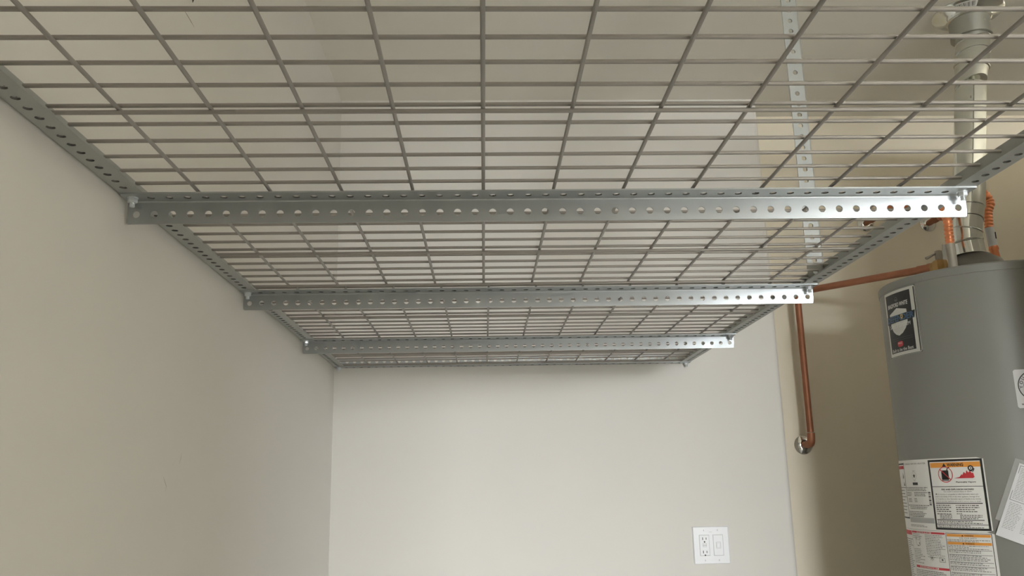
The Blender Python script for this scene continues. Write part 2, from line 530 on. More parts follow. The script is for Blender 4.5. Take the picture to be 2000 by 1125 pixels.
def cp(th, z, d=0.0):
    a = math.radians(th)
    return ((HR_ + d) * math.cos(a), (HR_ + d) * math.sin(a), H(z))


for th in (209.5,):
    c = cp(th, 4.5, 0.08); tmb = MB()
    a = math.radians(th); t = Vector((-math.sin(a), math.cos(a), 0)); n = Vector((math.cos(a), math.sin(a), 0))
    P = [(-0.18, 0), (0.18, 0), (0.18, 0.5), (0.1, 0.62), (-0.1, 0.62), (-0.18, 0.5)]
    tmb.rings([[Vector(c) + t * u + Vector((0, 0, v)) for u, v in P], [Vector(c) + t * u * 0.8 + n * 0.04 + Vector((0, 0, v * 0.95 + 0.01)) for u, v in P]])
    part('cap_clip', tmb, 'heater_cap', heater)


class Lab:
    """flat print wrapped round the heater jacket: s = arc inches from angle th0, z in rack inches"""
    def __init__(self, th0, d0=0.012):
        self.th0 = th0; self.d0 = d0

    def p(self, s, z, lay):
        return Vector(cp(self.th0 + math.degrees(s / HR_), z, self.d0 + 0.006 * lay))

    def rect(self, s0, s1, z0, z1, lay, mb=None):
        mb = mb or MB(); n = max(1, int(abs(s1 - s0) / 0.35))
        v = []
        for k in range(n + 1):
            s = s0 + (s1 - s0) * k / n
            v += [self.p(s, z0, lay), self.p(s, z1, lay)]
        return mb.add(v, [(2 * k, 2 * k + 2, 2 * k + 3, 2 * k + 1) for k in range(n)])

    def frame(self, s0, s1, z0, z1, w, lay, mb=None):
        mb = mb or MB()
        self.rect(s0, s1, z0, z0 + w, lay, mb); self.rect(s0, s1, z1 - w, z1, lay, mb)
        self.rect(s0, s0 + w, z0 + w, z1 - w, lay, mb); self.rect(s1 - w, s1, z0 + w, z1 - w, lay, mb)
        return mb

    def sheet(self, s0, s1, z0, z1, lay, thick=0.012, rad=0.15):
        """paper with thickness and rounded corners"""
        n = 24; top, bot, v, f = [], [], [], []
        for k in range(n + 1):
            s = s0 + (s1 - s0) * k / n
            e = min(s - s0, s1 - s); dz = 0.0
            if e < rad:
                dz = rad - math.sqrt(max(0, rad * rad - (rad - e) ** 2))
            for l, dd in ((lay, 0), (lay, -thick / 0.006)):
                v.append(self.p(s, z0 + dz, l + dd)); v.append(self.p(s, z1 - dz, l + dd))
        for k in range(n):
            a, b = 4 * k, 4 * k + 4
            f += [(a, b, b + 1, a + 1), (a + 2, a + 3, b + 3, b + 2), (a, a + 2, b + 2, b), (a + 1, b + 1, b + 3, a + 3)]
        f += [(0, 1, 3, 2), (4 * n, 4 * n + 2, 4 * n + 3, 4 * n + 1)]
        return MB().add(v, f)

    def poly(self, pts, lay, mb=None):
        mb = mb or MB()
        xs = [q[0] for q in pts]; x0, x1 = min(xs), max(xs)
        if x1 - x0 < 0.5:
            return mb.add([self.p(s, z, lay) for s, z in pts], [tuple(range(len(pts)))])
        # wide shape: cut into upright slices so that it follows the jacket
        cuts = sorted(set([round(x, 4) for x in xs] + [x0 + (x1 - x0) * k / 12 for k in range(13)])); v = []
        for x in cuts:
            x_ = min(max(x, x0 + 1e-5), x1 - 1e-5); zz = []
            for (a, b), (c, d) in zip(pts, list(pts[1:]) + [pts[0]]):
                if (a - x_) * (c - x_) <= 0 and abs(c - a) > 1e-9:
                    zz.append(b + (d - b) * (x_ - a) / (c - a))
            v += [self.p(x, min(zz), lay), self.p(x, max(zz), lay)]
        return mb.add(v, [(2 * k, 2 * k + 2, 2 * k + 3, 2 * k + 1) for k in range(len(cuts) - 1)])

    def stroke(self, pts, w, lay, mb=None, close=False):
        mb = mb or MB()
        if close: pts = list(pts) + [pts[0]]
        for (a, b), (c, d) in zip(pts[:-1], pts[1:]):
            L = math.hypot(c - a, d - b) or 1; nx, nz = -(d - b) / L * w / 2, (c - a) / L * w / 2
            self.poly([(a + nx, b + nz), (a - nx, b - nz), (c - nx, d - nz), (c + nx, d + nz)], lay, mb)
        return mb

    def disc(self, s, z, r, lay, mb=None, n=24):
        return self.poly([(s + r * math.cos(2 * math.pi * k / n), z + r * math.sin(2 * math.pi * k / n)) for k in range(n)], lay, mb)

    def ring(self, s, z, r, w, lay, mb=None, n=28):
        mb = mb or MB(); v = []
        for k in range(n):
            a = 2 * math.pi * k / n
            v += [self.p(s + r * math.cos(a), z + r * math.sin(a), lay), self.p(s + (r - w) * math.cos(a), z + (r - w) * math.sin(a), lay)]
        return mb.add(v, [(2 * k, 2 * ((k + 1) % n), 2 * ((k + 1) % n) + 1, 2 * k + 1) for k in range(n)])

    def text(self, body, s0, s1, z0, z1, lay, mb=None, shear=0.0, bold=0.0, slope=0.0):
        """lettering stretched to fill the box s0..s1, z0..z1"""
        mb = mb or MB()
        v2, fs = glyphs(body, shear, bold)
        xs = [a for a, b in v2]; zs = [b for a, b in v2]
        x0, x1, y0, y1 = min(xs), max(xs), min(zs), max(zs)
        vv = []
        for a, b in v2:
            s = s0 + (a - x0) / (x1 - x0) * (s1 - s0)
            vv.append(self.p(s, z0 + (b - y0) / (y1 - y0) * (z1 - z0) + slope * (s - s0), lay))
        return mb.add(vv, fs)

    def lines(self, s0, s1, z1, n, step, h, lay, mb=None, seed=1, ragged=0.25):
        """rows of print too small to read: short dashes the length of words"""
        mb = mb or MB(); rnd = random.Random(seed)
        for k in range(n):
            z = z1 - k * step; s = s0
            end = s1 - rnd.random() * ragged * (s1 - s0)
            while s < end - 0.05:
                w = rnd.uniform(0.09, 0.34); e = min(s + w, end)
                self.rect(s, e, z - h * rnd.uniform(0.8, 1.0), z, lay, mb); s = e + 0.06
        return mb


_gl = {}


def glyphs(body, shear=0.0, bold=0.0):
    key = (body, shear, bold)
    if key not in _gl:
        c = bpy.data.curves.new('lettering', 'FONT'); c.body = body; c.resolution_u = 2; c.fill_mode = 'FRONT'
        c.dimensions = '2D'; c.shear = shear; c.offset = bold
        o = bpy.data.objects.new('lettering', c); COL.objects.link(o)
        dg = bpy.context.evaluated_depsgraph_get(); dg.update()
        me = o.evaluated_get(dg).to_mesh()
        _gl[key] = ([(v.co.x, v.co.y) for v in me.vertices], [tuple(p.vertices) for p in me.polygons])
        o.evaluated_get(dg).to_mesh_clear()
        bpy.data.objects.remove(o); bpy.data.curves.remove(c)
    return _gl[key]


# --- the black badge near the top
B = Lab(173.2)
bw = HR_ * math.radians(30.6); z0, z1 = -3.05, 4.30
badge = part('badge_label', B.sheet(0, bw, z0, z1, 2, 0.012, 0.2), 'badge_silver', heater,
             label='black badge with a shield and silver border')
part('badge_edge', B.frame(0.02, bw - 0.02, z0 + 0.02, z1 - 0.02, 0.05, 3), 'ink', badge)
part('badge_side_line', B.rect(bw - 0.28, bw - 0.14, z0 + 0.12, z1 - 0.2, 3), 'ink', badge)
part('badge_field', B.rect(0.42, bw - 0.75, z0 + 0.42, z1 - 0.38, 3), 'ink', badge)
f0, f1 = 0.42, bw - 0.75; fc = (f0 + f1) / 2; fw = f1 - f0


def fu(u, v):  # badge field fractions
    return f0 + fw * u, (z0 + 0.42) + (z1 - 0.38 - z0 - 0.42) * v


def ftext(lab, body, u0, u1, v0, v1, lay, mb, **k):
    a = fu(u0, v0); b = fu(u1, v1)
    return lab.text(body, a[0], b[0], a[1], b[1], lay, mb, **k)


part('lettering', ftext(B, 'BRADFORD WHITE', 0.08, 0.90, 0.765, 0.835, 4, MB(), shear=0.15, bold=0.012), 'ink_white', badge)
cre = MB(); B.stroke([fu(0.42, 0.885), fu(0.56, 0.885)], 0.07, 4, cre); B.stroke([fu(0.44, 0.865), fu(0.54, 0.865)], 0.06, 4, cre)
B.ring(*fu(0.49, 0.90), 0.22, 0.05, 4, cre); part('crest', cre, 'ink_grey', badge)
sh = [(0.13, 0.665), (0.30, 0.70), (0.48, 0.745), (0.66, 0.715), (0.83, 0.69), (0.85, 0.56), (0.82, 0.46), (0.74, 0.375),
      (0.62, 0.31), (0.47, 0.275), (0.34, 0.305), (0.23, 0.36), (0.155, 0.44), (0.12, 0.55)]
part('shield', B.poly([fu(*q) for q in sh], 4), 'badge_silver', badge)
rays = MB()
for k in range(30):
    a = 2 * math.pi * k / 30
    e = 0.40 * (0.85 if abs(math.sin(a)) > 0.5 else 0.8)
    pa = fu(0.48 + 0.10 * math.cos(a), 0.50 + 0.05 * math.sin(a)); pb = fu(0.48 + e * 0.78 * math.cos(a), 0.50 + e * 0.5 * math.sin(a))
    B.stroke([pa, pb], 0.022, 5, rays)
part('shield_rays', rays, 'ink_pale', badge)
ban = MB(); B.poly([fu(-0.04, 0.50), fu(1.06, 0.515), fu(1.10, 0.64), fu(0.55, 0.625), fu(-0.02, 0.635)], 6, ban)
part('banner', ban, 'ink', badge)
part('lettering', ftext(B, 'DEFENDER', -0.02, 1.06, 0.52, 0.625, 7, MB(), bold=0.03), 'ink_blue', badge)
ds = fu(0.645, 0.575)
part('mini_shield', B.poly([(ds[0] - 0.2, ds[1] + 0.27), (ds[0] + 0.2, ds[1] + 0.27), (ds[0] + 0.2, ds[1] - 0.05), (ds[0], ds[1] - 0.3), (ds[0] - 0.2, ds[1] - 0.05)], 8), 'ink_gold', badge)
part('mini_shield_dot', B.disc(ds[0], ds[1] + 0.05, 0.08, 9), 'ink', badge)
part('lettering', ftext(B, 'SAFETY SYSTEM', 0.08, 0.92, 0.415, 0.475, 6, MB(), shear=0.15), 'ink_white', badge)
rl = MB(); B.rect(fu(0.1, 0)[0], fu(0.93, 0)[0], fu(0, 0.235)[1], fu(0, 0.238)[1], 4, rl)
B.rect(fu(0.1, 0)[0], fu(0.93, 0)[0], fu(0, 0.20)[1], fu(0, 0.203)[1], 4, rl); part('rule', rl, 'ink_grey', badge)
rs = fu(0.46, 0.135)
part('red_seal', B.poly([(rs[0] + 0.50 * math.copysign(abs(math.cos(a)) ** 0.6, math.cos(a)), rs[1] + 0.30 * math.copysign(abs(math.sin(a)) ** 0.6, math.sin(a)))
                         for a in [2 * math.pi * k / 24 for k in range(24)]], 4), 'ink_red', badge)
part('lettering', B.text('PHCC', rs[0] - 0.36, rs[0] + 0.36, rs[1] - 0.02, rs[1] + 0.18, 5), 'ink_white', badge)
part('lettering', ftext(B, 'Built to be the Best', 0.07, 0.92, 0.015, 0.07, 4, MB()), 'ink_white', badge)

# --- the big warning label, upper sheet
A = Lab(180.0)


def sd(th):
    return HR_ * math.radians(th - 180.0)


wz0, wz1 = -21.42, -14.22
S0, S1, SD = sd(150.0), sd(229.2), sd(197.3)
wlab = part('warning_label', A.sheet(S0, S1, wz0, wz1, 2), 'paper', heater, label='white warning label with an orange band and a heavy black frame')
part('warning_frame', A.frame(SD, S1 - 0.12, wz0 + 0.12, wz1 - 0.12, 0.21, 3), 'ink', wlab)
a0, a1 = SD + 0.21, S1 - 0.33
part('orange_band', A.rect(a0 + 0.05, a1 - 0.02, wz1 - 0.92, wz1 - 0.42, 3), 'ink_orange', wlab)
am = (a0 + a1) / 2; mb = MB()
A.text('WARNING', am - 0.62, am + 1.05, wz1 - 0.83, wz1 - 0.51, 4, mb, bold=0.03)
A.poly([(am - 1.15, wz1 - 0.84), (am - 0.72, wz1 - 0.84), (am - 0.935, wz1 - 0.48)], 4, mb)
part('lettering', mb, 'ink', wlab)
# pictograms: crossed-out fuel can, flames
can = MB(); cs, cz = a0 + 1.72, wz1 - 1.62
A.poly([(cs - 0.42, cz - 0.52), (cs + 0.36, cz - 0.52), (cs + 0.36, cz + 0.42), (cs - 0.3, cz + 0.42), (cs - 0.42, cz + 0.25)], 4, can)
A.stroke([(cs + 0.2, cz + 0.42), (cs + 0.3, cz + 0.62), (cs + 0.52, cz + 0.74)], 0.10, 4, can)
A.rect(cs - 0.42, cs + 0.34, cz - 0.62, cz - 0.55, 4, can)
part('fuel_can_symbol', can, 'ink', wlab)
no = MB(); A.ring(cs, cz, 0.80, 0.075, 5, no); A.stroke([(cs - 0.55, cz + 0.53), (cs + 0.55, cz - 0.53)], 0.09, 5, no)
part('prohibition_sign', no, 'ink_red', wlab)
fs_, fz = a0 + 2.85, wz1 - 2.02
part('flame_symbol', A.poly([(fs_ - 0.25, fz), (fs_ + 0.3, fz + 0.12), (fs_ + 0.55, fz + 0.38), (fs_ + 0.62, fz + 0.3), (fs_ + 0.78, fz + 0.62),
                             (fs_ + 0.95, fz + 0.45), (fs_ + 1.05, fz + 0.78), (fs_ + 1.22, fz + 0.55), (fs_ + 1.4, fz + 0.75), (fs_ + 1.5, fz + 0.5),
                             (fs_ + 1.72, fz + 0.55), (fs_ + 1.66, fz + 0.3), (fs_ + 1.76, fz + 0.12), (fs_ + 1.6, fz)], 4), 'ink_red', wlab)
fg = MB(); A.ring(fs_ + 1.48, fz + 0.98, 0.27, 0.12, 5, fg); A.disc(fs_ + 1.50, fz + 0.98, 0.07, 5, fg)
A.stroke([(fs_ + 1.3, fz + 0.76), (fs_ + 1.68, fz + 0.66), (fs_ + 1.8, fz + 0.95)], 0.09, 5, fg)
part('flash_symbol', fg, 'ink', wlab)
mb = MB()
A.text('Flammable Vapors', a0 + 2.75, a0 + 4.65, wz1 - 2.50, wz1 - 2.31, 4, mb, bold=0.015)
A.rect(a0, a1, wz1 - 2.84, wz1 - 2.79, 4, mb)
A.text('FIRE AND EXPLOSION HAZARD', am - 1.55, am + 1.75, wz1 - 3.18, wz1 - 3.02, 4, mb, bold=0.02)
A.rect(a0 + 0.2, a1 - 0.25, wz1 - 4.50, wz1 - 4.42, 4, mb)
A.rect(a0 + 0.1, a1 - 0.3, wz1 - 6.12, wz1 - 6.05, 4, mb)
A.rect(a0, a1, wz1 - 6.55, wz1 - 6.50, 4, mb)
A.poly([(a0 + 0.28, wz1 - 3.62), (a0 + 0.48, wz1 - 3.62), (a0 + 0.38, wz1 - 3.46)], 4, mb)
part('lettering', mb, 'ink', wlab)
mb = MB()
A.text('Can result in serious injury or death.', am - 1.35, am + 1.55, wz1 - 3.40, wz1 - 3.25, 4, mb)
A.text('Do not store or use gasoline or other flammable vapors and', a0 + 0.55, a1 - 0.55, wz1 - 3.67, wz1 - 3.51, 4, mb)
A.text('liquids in the vicinity of this or any other appliance. Storage of or', a0 + 0.22, a1 - 0.45, wz1 - 3.91, wz1 - 3.74, 4, mb)
A.text('use of gasoline or other flammable vapors or liquids in the vicinity', a0 + 0.22, a1 - 0.35, wz1 - 4.13, wz1 - 3.97, 4, mb)
A.text('of this or any other appliance can result in serious injury or death.', a0 + 0.22, a1 - 0.35, wz1 - 4.36, wz1 - 4.20, 4, mb)
part('lettering', mb, 'ink_grey', wlab)
mb = MB()
A.lines(a0 + 0.2, a0 + 1.95, wz1 - 4.62, 4, 0.2, 0.10, 4, mb, 3)
A.lines(a0 + 2.4, a1 - 0.5, wz1 - 4.62, 4, 0.2, 0.10, 4, mb, 4)
A.lines(a0 + 0.2, a0 + 2.2, wz1 - 5.48, 1, 0.17, 0.09, 4, mb, 5); A.lines(a0 + 0.5, a0 + 2.2, wz1 - 5.62, 3, 0.15, 0.08, 4, mb, 6)
A.lines(a0 + 2.4, a0 + 3.0, wz1 - 5.44, 1, 0.17, 0.09, 4, mb, 7); A.lines(a0 + 2.7, a1 - 0.3, wz1 - 5.58, 3, 0.16, 0.09, 4, mb, 8)
A.lines(a0 + 0.15, a1 - 0.3, wz1 - 6.19, 2, 0.16, 0.09, 4, mb, 9, 0.5)
A.lines(a0 + 0.15, a1 - 0.3, wz1 - 6.61, 2, 0.15, 0.08, 4, mb, 10, 0.5)
part('small_print', mb, 'ink_grey', wlab)
# left columns of the upper sheet
mb = MB(); SL = sd(171.5)
A.rect(SL, SL + 0.10, wz0 + 1.05, wz1 - 0.25, 3, mb); A.rect(S0, SL, wz0 + 1.05, wz0 + 1.2, 3, mb)
A.rect(S0, SL, wz1 - 0.46, wz1 - 0.3, 3, mb); A.rect(S0, SL, wz1 - 2.92, wz1 - 2.87, 3, mb)
part('side_frame', mb, 'ink', wlab)
part('side_red_band', A.rect(S0, SL - 0.06, wz1 - 0.92, wz1 - 0.58, 3), 'ink_red', wlab)
mb = MB(); A.poly([(SL - 0.55, wz1 - 2.7), (SL - 0.1, wz1 - 2.7), (SL - 0.3, wz1 - 2.25)], 4, mb)
A.poly([(SL - 0.7, wz1 - 1.9), (SL - 0.45, wz1 - 1.3), (SL - 0.3, wz1 - 1.75), (SL - 0.5, wz1 - 2.0)], 4, mb)
part('side_symbol', mb, 'ink_grey', wlab)
mb = MB(); c0, c1 = SL + 0.22, SD - 0.1
A.lines(S0, SL - 0.1, wz1 - 3.15, 8, 0.34, 0.10, 4, mb, 11)
A.text('STORAGE WATER HEATER', c0, c1 - 0.25, wz1 - 0.50, wz1 - 0.34, 4, mb)
A.lines(c0 + 0.05, c1 - 0.1, wz1 - 2.86, 3, 0.155, 0.08, 4, mb, 12, 0.15)
A.lines(c0 + 0.05, c0 + 1.2, wz1 - 3.38, 3, 0.155, 0.08, 4, mb, 13); A.lines(c0 + 1.7, c1 - 0.4, wz1 - 3.38, 3, 0.155, 0.08, 4, mb, 14)
A.lines(c0 + 0.2, c0 + 1.3, wz1 - 4.0, 3, 0.155, 0.08, 4, mb, 15); A.lines(c0 + 1.6, c0 + 2.2, wz1 - 4.0, 3, 0.155, 0.08, 4, mb, 16)
A.lines(c0 + 0.05, c1 - 0.2, wz1 - 4.68, 1, 0.16, 0.08, 4, mb, 17, 0.05); A.lines(c0 + 0.4, c1 - 0.6, wz1 - 4.86, 2, 0.16, 0.08, 4, mb, 18)
A.lines(c0 + 0.05, c1 - 0.1, wz1 - 5.35, 4, 0.155, 0.08, 4, mb, 19, 0.5)
A.lines(c0, c1, wz1 - 6.72, 2, 0.13, 0.06, 4, mb, 20, 0.4)
part('small_print', mb, 'ink_grey', wlab)
part('fine_print_block', A.rect(c0 + 0.02, c1 + 0.02, wz1 - 6.5, wz1 - 5.98, 4), 'ink_pale', wlab)
mb = MB(); ss, sz = c0 + 2.05, wz1 - 1.68
A.poly([(ss + (0.26 if k % 2 == 0 else 0.11) * math.sin(math.pi * k / 5), sz + (0.26 if k % 2 == 0 else 0.11) * math.cos(math.pi * k / 5)) for k in range(10)], 4, mb)
part('star_symbol', mb, 'ink', wlab)
mb = MB(); A.ring(ss, sz, 0.42, 0.03, 4, mb); A.lines(ss - 0.18, ss + 0.25, sz + 0.55, 1, 0.1, 0.08, 4, mb, 21); A.lines(ss - 0.18, ss + 0.25, sz - 0.47, 1, 0.1, 0.08, 4, mb, 22)
part('star_ring', mb, 'ink_pale', wlab)
mb = MB(); A.rect(ss - 0.42, ss + 0.52, sz - 0.95, sz - 0.68, 4, mb); part('model_plate', mb, 'ink', wlab)
mb = MB()
for k in range(11):
    A.rect(c1 - 0.35, c1 - 0.05, wz1 - 3.35 - 0.13 * k - (0.05 if k % 3 else 0.10), wz1 - 3.35 - 0.13 * k, 4, mb)
part('barcode', mb, 'ink', wlab)

# --- lower sheet
lz1, lz0 = -21.45, -30.0
D1 = sd(229.6); DM = sd(203.5); DL = sd(172.6)
lw = part('instruction_label', A.sheet(S0, D1, lz0, lz1, 1), 'paper', heater, label='white instruction label with red and orange bands')
mb = MB()
A.rect(DM - 0.05, DM, lz0 + 0.2, lz1 - 0.12, 3, mb); A.rect(D1 - 0.30, D1 - 0.24, lz0 + 0.2, lz1 - 0.12, 3, mb)
A.rect(DM, D1 - 0.24, lz1 - 0.17, lz1 - 0.12, 3, mb)
part('frame_line', mb, 'ink', lw)
mb = MB(); A.rect(DL, DL + 0.03, lz0, lz1 - 0.2, 3, mb); A.rect(S0, DL, lz1 - 1.08, lz1 - 1.03, 3, mb)
part('frame_line', mb, 'ink', lw)
for zt in (0.22, 0.98):
    part('orange_band', A.rect(DM + 0.06, D1 - 0.36, lz1 - zt - 0.26, lz1 - zt, 3), 'ink_orange', lw)
dm = (DM + D1) / 2 - 0.1; mb = MB()
for zt in (0.22, 0.98):
    A.text('WARNING', dm - 0.33, dm + 0.55, lz1 - zt - 0.20, lz1 - zt - 0.06, 4, mb, bold=0.02)
    A.poly([(dm - 0.62, lz1 - zt - 0.21), (dm - 0.42, lz1 - zt - 0.21), (dm - 0.52, lz1 - zt - 0.05)], 4, mb)
A.text('FOR YOUR SAFETY', dm - 0.85, dm + 0.85, lz1 - 0.66, lz1 - 0.53, 4, mb)
for zt in (1.72, 2.16, 2.86, 3.28, 3.9, 4.5, 5.2):
    A.rect(DM + 0.1, D1 - 0.4, lz1 - zt - 0.035, lz1 - zt, 4, mb)
part('lettering', mb, 'ink', lw)
mb = MB()
A.lines(DM + 0.1, D1 - 0.45, lz1 - 0.75, 2, 0.13, 0.06, 4, mb, 31); A.lines(DM + 0.1, D1 - 0.45, lz1 - 1.30, 3, 0.14, 0.06, 4, mb, 32, 0.6)
for k, (zt, n) in enumerate(((1.80, 2), (2.24, 4), (2.94, 2), (3.36, 3), (3.98, 3), (4.6, 4), (5.3, 4))):
    A.lines(DM + 0.1, D1 - 0.45, lz1 - zt, n, 0.145, 0.065, 4, mb, 33 + k, 0.4)
A.lines(S0, DL - 0.1, lz1 - 1.25, 26, 0.2, 0.08, 4, mb, 45)
A.lines(DL + 0.2, DL + 2.2, lz1 - 0.45, 3, 0.18, 0.06, 4, mb, 46); A.lines(DL + 2.7, DM - 0.25, lz1 - 0.45, 12, 0.165, 0.06, 4, mb, 47)
A.lines(DL + 0.2, DL + 2.3, lz1 - 1.95, 9, 0.17, 0.06, 4, mb, 48, 0.5); A.lines(DL + 2.8, DM - 0.3, lz1 - 2.42, 2, 0.2, 0.05, 4, mb, 49, 0.6)
A.lines(DL + 0.15, DM - 0.2, lz1 - 4.05, 20, 0.17, 0.07, 4, mb, 50)
part('small_print', mb, 'ink_grey', lw)
part('red_band', A.rect(DL + 0.05, DM - 0.15, lz1 - 0.34, lz1 - 0.14, 3), 'ink_red', lw)
part('red_band', A.rect(DL + 0.25, DM - 0.1, lz1 - 3.85, lz1 - 3.62, 3), 'ink_red', lw)
part('red_band', A.rect(S0, DL - 0.1, lz1 - 0.6, lz1 - 0.15, 3), 'ink_red', lw)
mb = MB(); A.rect(DL + 1.2, DL + 3.7, lz1 - 0.31, lz1 - 0.17, 4, mb); A.rect(DL + 1.1, DL + 4.2, lz1 - 3.81, lz1 - 3.66, 4, mb)
part('band_title', mb, 'paper', lw)
mb = MB(); A.lines(DL + 1.25, DL + 3.65, lz1 - 0.19, 1, 0.1, 0.1, 5, mb, 51, 0.05); A.lines(DL + 1.15, DL + 4.15, lz1 - 3.68, 1, 0.1, 0.11, 5, mb, 52, 0.05)
part('band_print', mb, 'ink_red', lw)
mb = MB(); e0, ez = DL + 1.2, lz1 - 0.95
A.stroke([(e0 - 0.3, ez + 0.2), (e0 - 0.15, ez + 0.32), (e0 + 0.5, ez + 0.30), (e0 + 0.55, ez - 0.5), (e0 + 0.4, ez - 0.65), (e0 - 0.15, ez - 0.65), (e0 - 0.3, ez - 0.45)], 0.035, 4, mb, True)
A.stroke([(e0 - 0.05, ez - 0.1), (e0 + 0.5, ez - 0.06)], 0.03, 4, mb); A.rect(e0 + 0.3, e0 + 0.42, ez - 0.55, ez - 0.3, 4, mb); A.rect(e0 - 0.35, e0 - 0.22, ez - 0.1, ez + 0.12, 4, mb); A.rect(e0, e0 + 0.14, ez - 0.72, ez - 0.6, 4, mb)
e0, ez = DL + 3.4, lz1 - 2.72
for k in range(8):
    A.stroke([(e0, ez), (e0 + 0.33 * math.cos(k * 0.8), ez + 0.30 * math.sin(k * 0.8))], 0.04, 4, mb)
e0 += 1.4; ez -= 0.12
A.stroke([(e0 - 0.35, ez - 0.2), (e0 + 0.35, ez - 0.2), (e0 + 0.3, ez + 0.2), (e0 - 0.3, ez + 0.22)], 0.04, 4, mb, True); A.rect(e0 - 0.1, e0 + 0.12, ez - 0.08, ez + 0.1, 4, mb)
part('diagram', mb, 'ink_grey', lw)

# --- round sticker at the frame edge
SK = Lab(249.4); k0, k1 = -9.65, -5.85
stk = part('service_sticker', SK.sheet(0, 3.4, k0, k1, 2), 'paper_sheet', heater, label='white service sticker with a black ring emblem')
mb = MB(); SK.ring(1.75, -7.5, 1.5, 0.10, 3, mb, 40); SK.ring(1.75, -7.5, 0.98, 0.08, 3, mb, 36); SK.disc(1.75, -7.5, 0.72, 3, mb)
part('ring_emblem', mb, 'ink', stk)
mb = MB()
for k, ch in enumerate('YOUNG'):
    an = math.radians(184 - 21 * k); v2, fs2 = glyphs(ch, 0, 0.02)
    w_ = max(a for a, b in v2); vv = []
    for a, b in v2:
        lx = (a - w_ / 2) * 0.42; ly = b * 0.42 + 1.06
        rx = lx * math.sin(an) + ly * math.cos(an); rz = -lx * math.cos(an) + ly * math.sin(an)
        vv.append(SK.p(1.75 + rx, -7.5 + rz, 3))
    mb.add(vv, fs2)
SK.text('www', 0.35, 1.15, -9.38, -9.2, 3, mb, bold=0.02)
part('lettering', mb, 'ink', stk)

# --- folded instruction sheet in a clear sleeve, taped on at a slant
def tilt(u, v, lay, th0=252.0, zt=-15.0, ang=-24.0, lift=0.0):
    """u to the right, v down along the slanted sheet"""
    a = math.radians(ang); s = u * math.cos(a) + v * math.sin(a); z = u * -math.sin(a) * -1 * 0 + zt - v * math.cos(a) + u * math.sin(a)
    return s, z


SB = cp(246.0, -22.6, 0.3)
sheet = thing('instruction_sheet', (HX + SB[0], HY + SB[1], -22.9), 'printed white paper in a clear sleeve hanging askew on the heater', 'paper')
shO = Vector((HX + SB[0], HY + SB[1], -22.9))
TH0, ZT, ANG = 246.0, -14.9, math.radians(-23.0)


def sp(u, v, d):
    s = u * math.cos(ANG) + v * math.sin(ANG); z = ZT + u * math.sin(ANG) - v * math.cos(ANG)
    return Vector(cp(TH0 + math.degrees(s / HR_), z, 0.06 + d + 0.05 * max(0, v) * 0.35)) + Vector((HX, HY, HB)) - shO


def slab(u0, u1, v0, v1, d, t=0.015, n=10):
    mb = MB(); v = []; f = []
    for i in range(n + 1):
        for j in range(n + 1):
            v.append(sp(u0 + (u1 - u0) * i / n, v0 + (v1 - v0) * j / n, d))
    m_ = (n + 1) ** 2
    v += [sp(u0 + (u1 - u0) * i / n, v0 + (v1 - v0) * j / n, d - t) for i in range(n + 1) for j in range(n + 1)]
    for i in range(n):
        for j in range(n):
            a = i * (n + 1) + j
            f += [(a, a + 1, a + n + 2, a + n + 1), (m_ + a, m_ + a + n + 1, m_ + a + n + 2, m_ + a + 1)]
    for i in range(n):
        a, b = i * (n + 1), (i + 1) * (n + 1)
        f += [(a, b, m_ + b, m_ + a), (a + n, m_ + a + n, m_ + b + n, b + n), (i, m_ + i, m_ + i + 1, i + 1),
              (n * (n + 1) + i, n * (n + 1) + i + 1, m_ + n * (n + 1) + i + 1, m_ + n * (n + 1) + i)]
    return mb.add(v, f)


def srect(mb, u0, u1, v0, v1, d):
    n = max(1, int(abs(u1 - u0) / 0.5)); v = []
    for k in range(n + 1):
        u = u0 + (u1 - u0) * k / n
        v += [sp(u, v1, d), sp(u, v0, d)]
    mb.add(v, [(2 * k, 2 * k + 2, 2 * k + 3, 2 * k + 1) for k in range(n)])


pg = part('page', slab(0.0, 5.2, 0.0, 7.3, 0.02), 'paper_sheet', sheet)
mb = MB()
for a, b, c, d in ((0.15, 4.9, 0.2, 0.24), (0.15, 4.9, 3.6, 3.64), (0.15, 0.19, 0.2, 3.6), (4.86, 4.9, 0.2, 3.6)):
    srect(mb, a, b, c, d, 0.035)
part('page_frame', mb, 'ink_grey', pg)
mb = MB(); rnd = random.Random(5)
for k in range(20):
    u = 0.3
    while u < 4.6:
        e = min(4.75, u + rnd.uniform(0.1, 0.35)); srect(mb, u, e, 0.42 + 0.155 * k, 0.42 + 0.155 * k + 0.06, 0.035); u = e + 0.06
for c0_, c1_ in ((0.25, 1.5), (1.75, 3.1), (3.3, 4.8)):
    for k in range(17):
        u = c0_; end = c1_ - rnd.random() * 0.4
        while u < end:
            e = min(end, u + rnd.uniform(0.1, 0.3)); srect(mb, u, e, 3.85 + 0.155 * k, 3.85 + 0.155 * k + 0.06, 0.035); u = e + 0.06
part('small_print', mb, 'ink_pale', pg)
part('clear_sleeve', slab(-0.45, 5.6, -0.35, 5.9, -0.005, 0.006), 'film', sheet)

# ------------------------------------------------------------------ fittings on the heater top
# draft hood (part of the heater)
part('draft_hood', MB().lathe([(3.6, H(HTOP)), (3.5, H(HTOP) + 0.8), (3.15, H(7.0)), (2.75, H(7.75)), (2.0, H(8.25)), (1.72, H(8.5))], (0, 0, 0), seg=40), 'duct_dark', heater, 40)

# flue pipe
F0 = (HX - 0.35, HY, 8.52)
flue = thing('flue_pipe', F0, 'galvanized steel flue pipe rising from the heater to the ceiling', 'flue pipe')


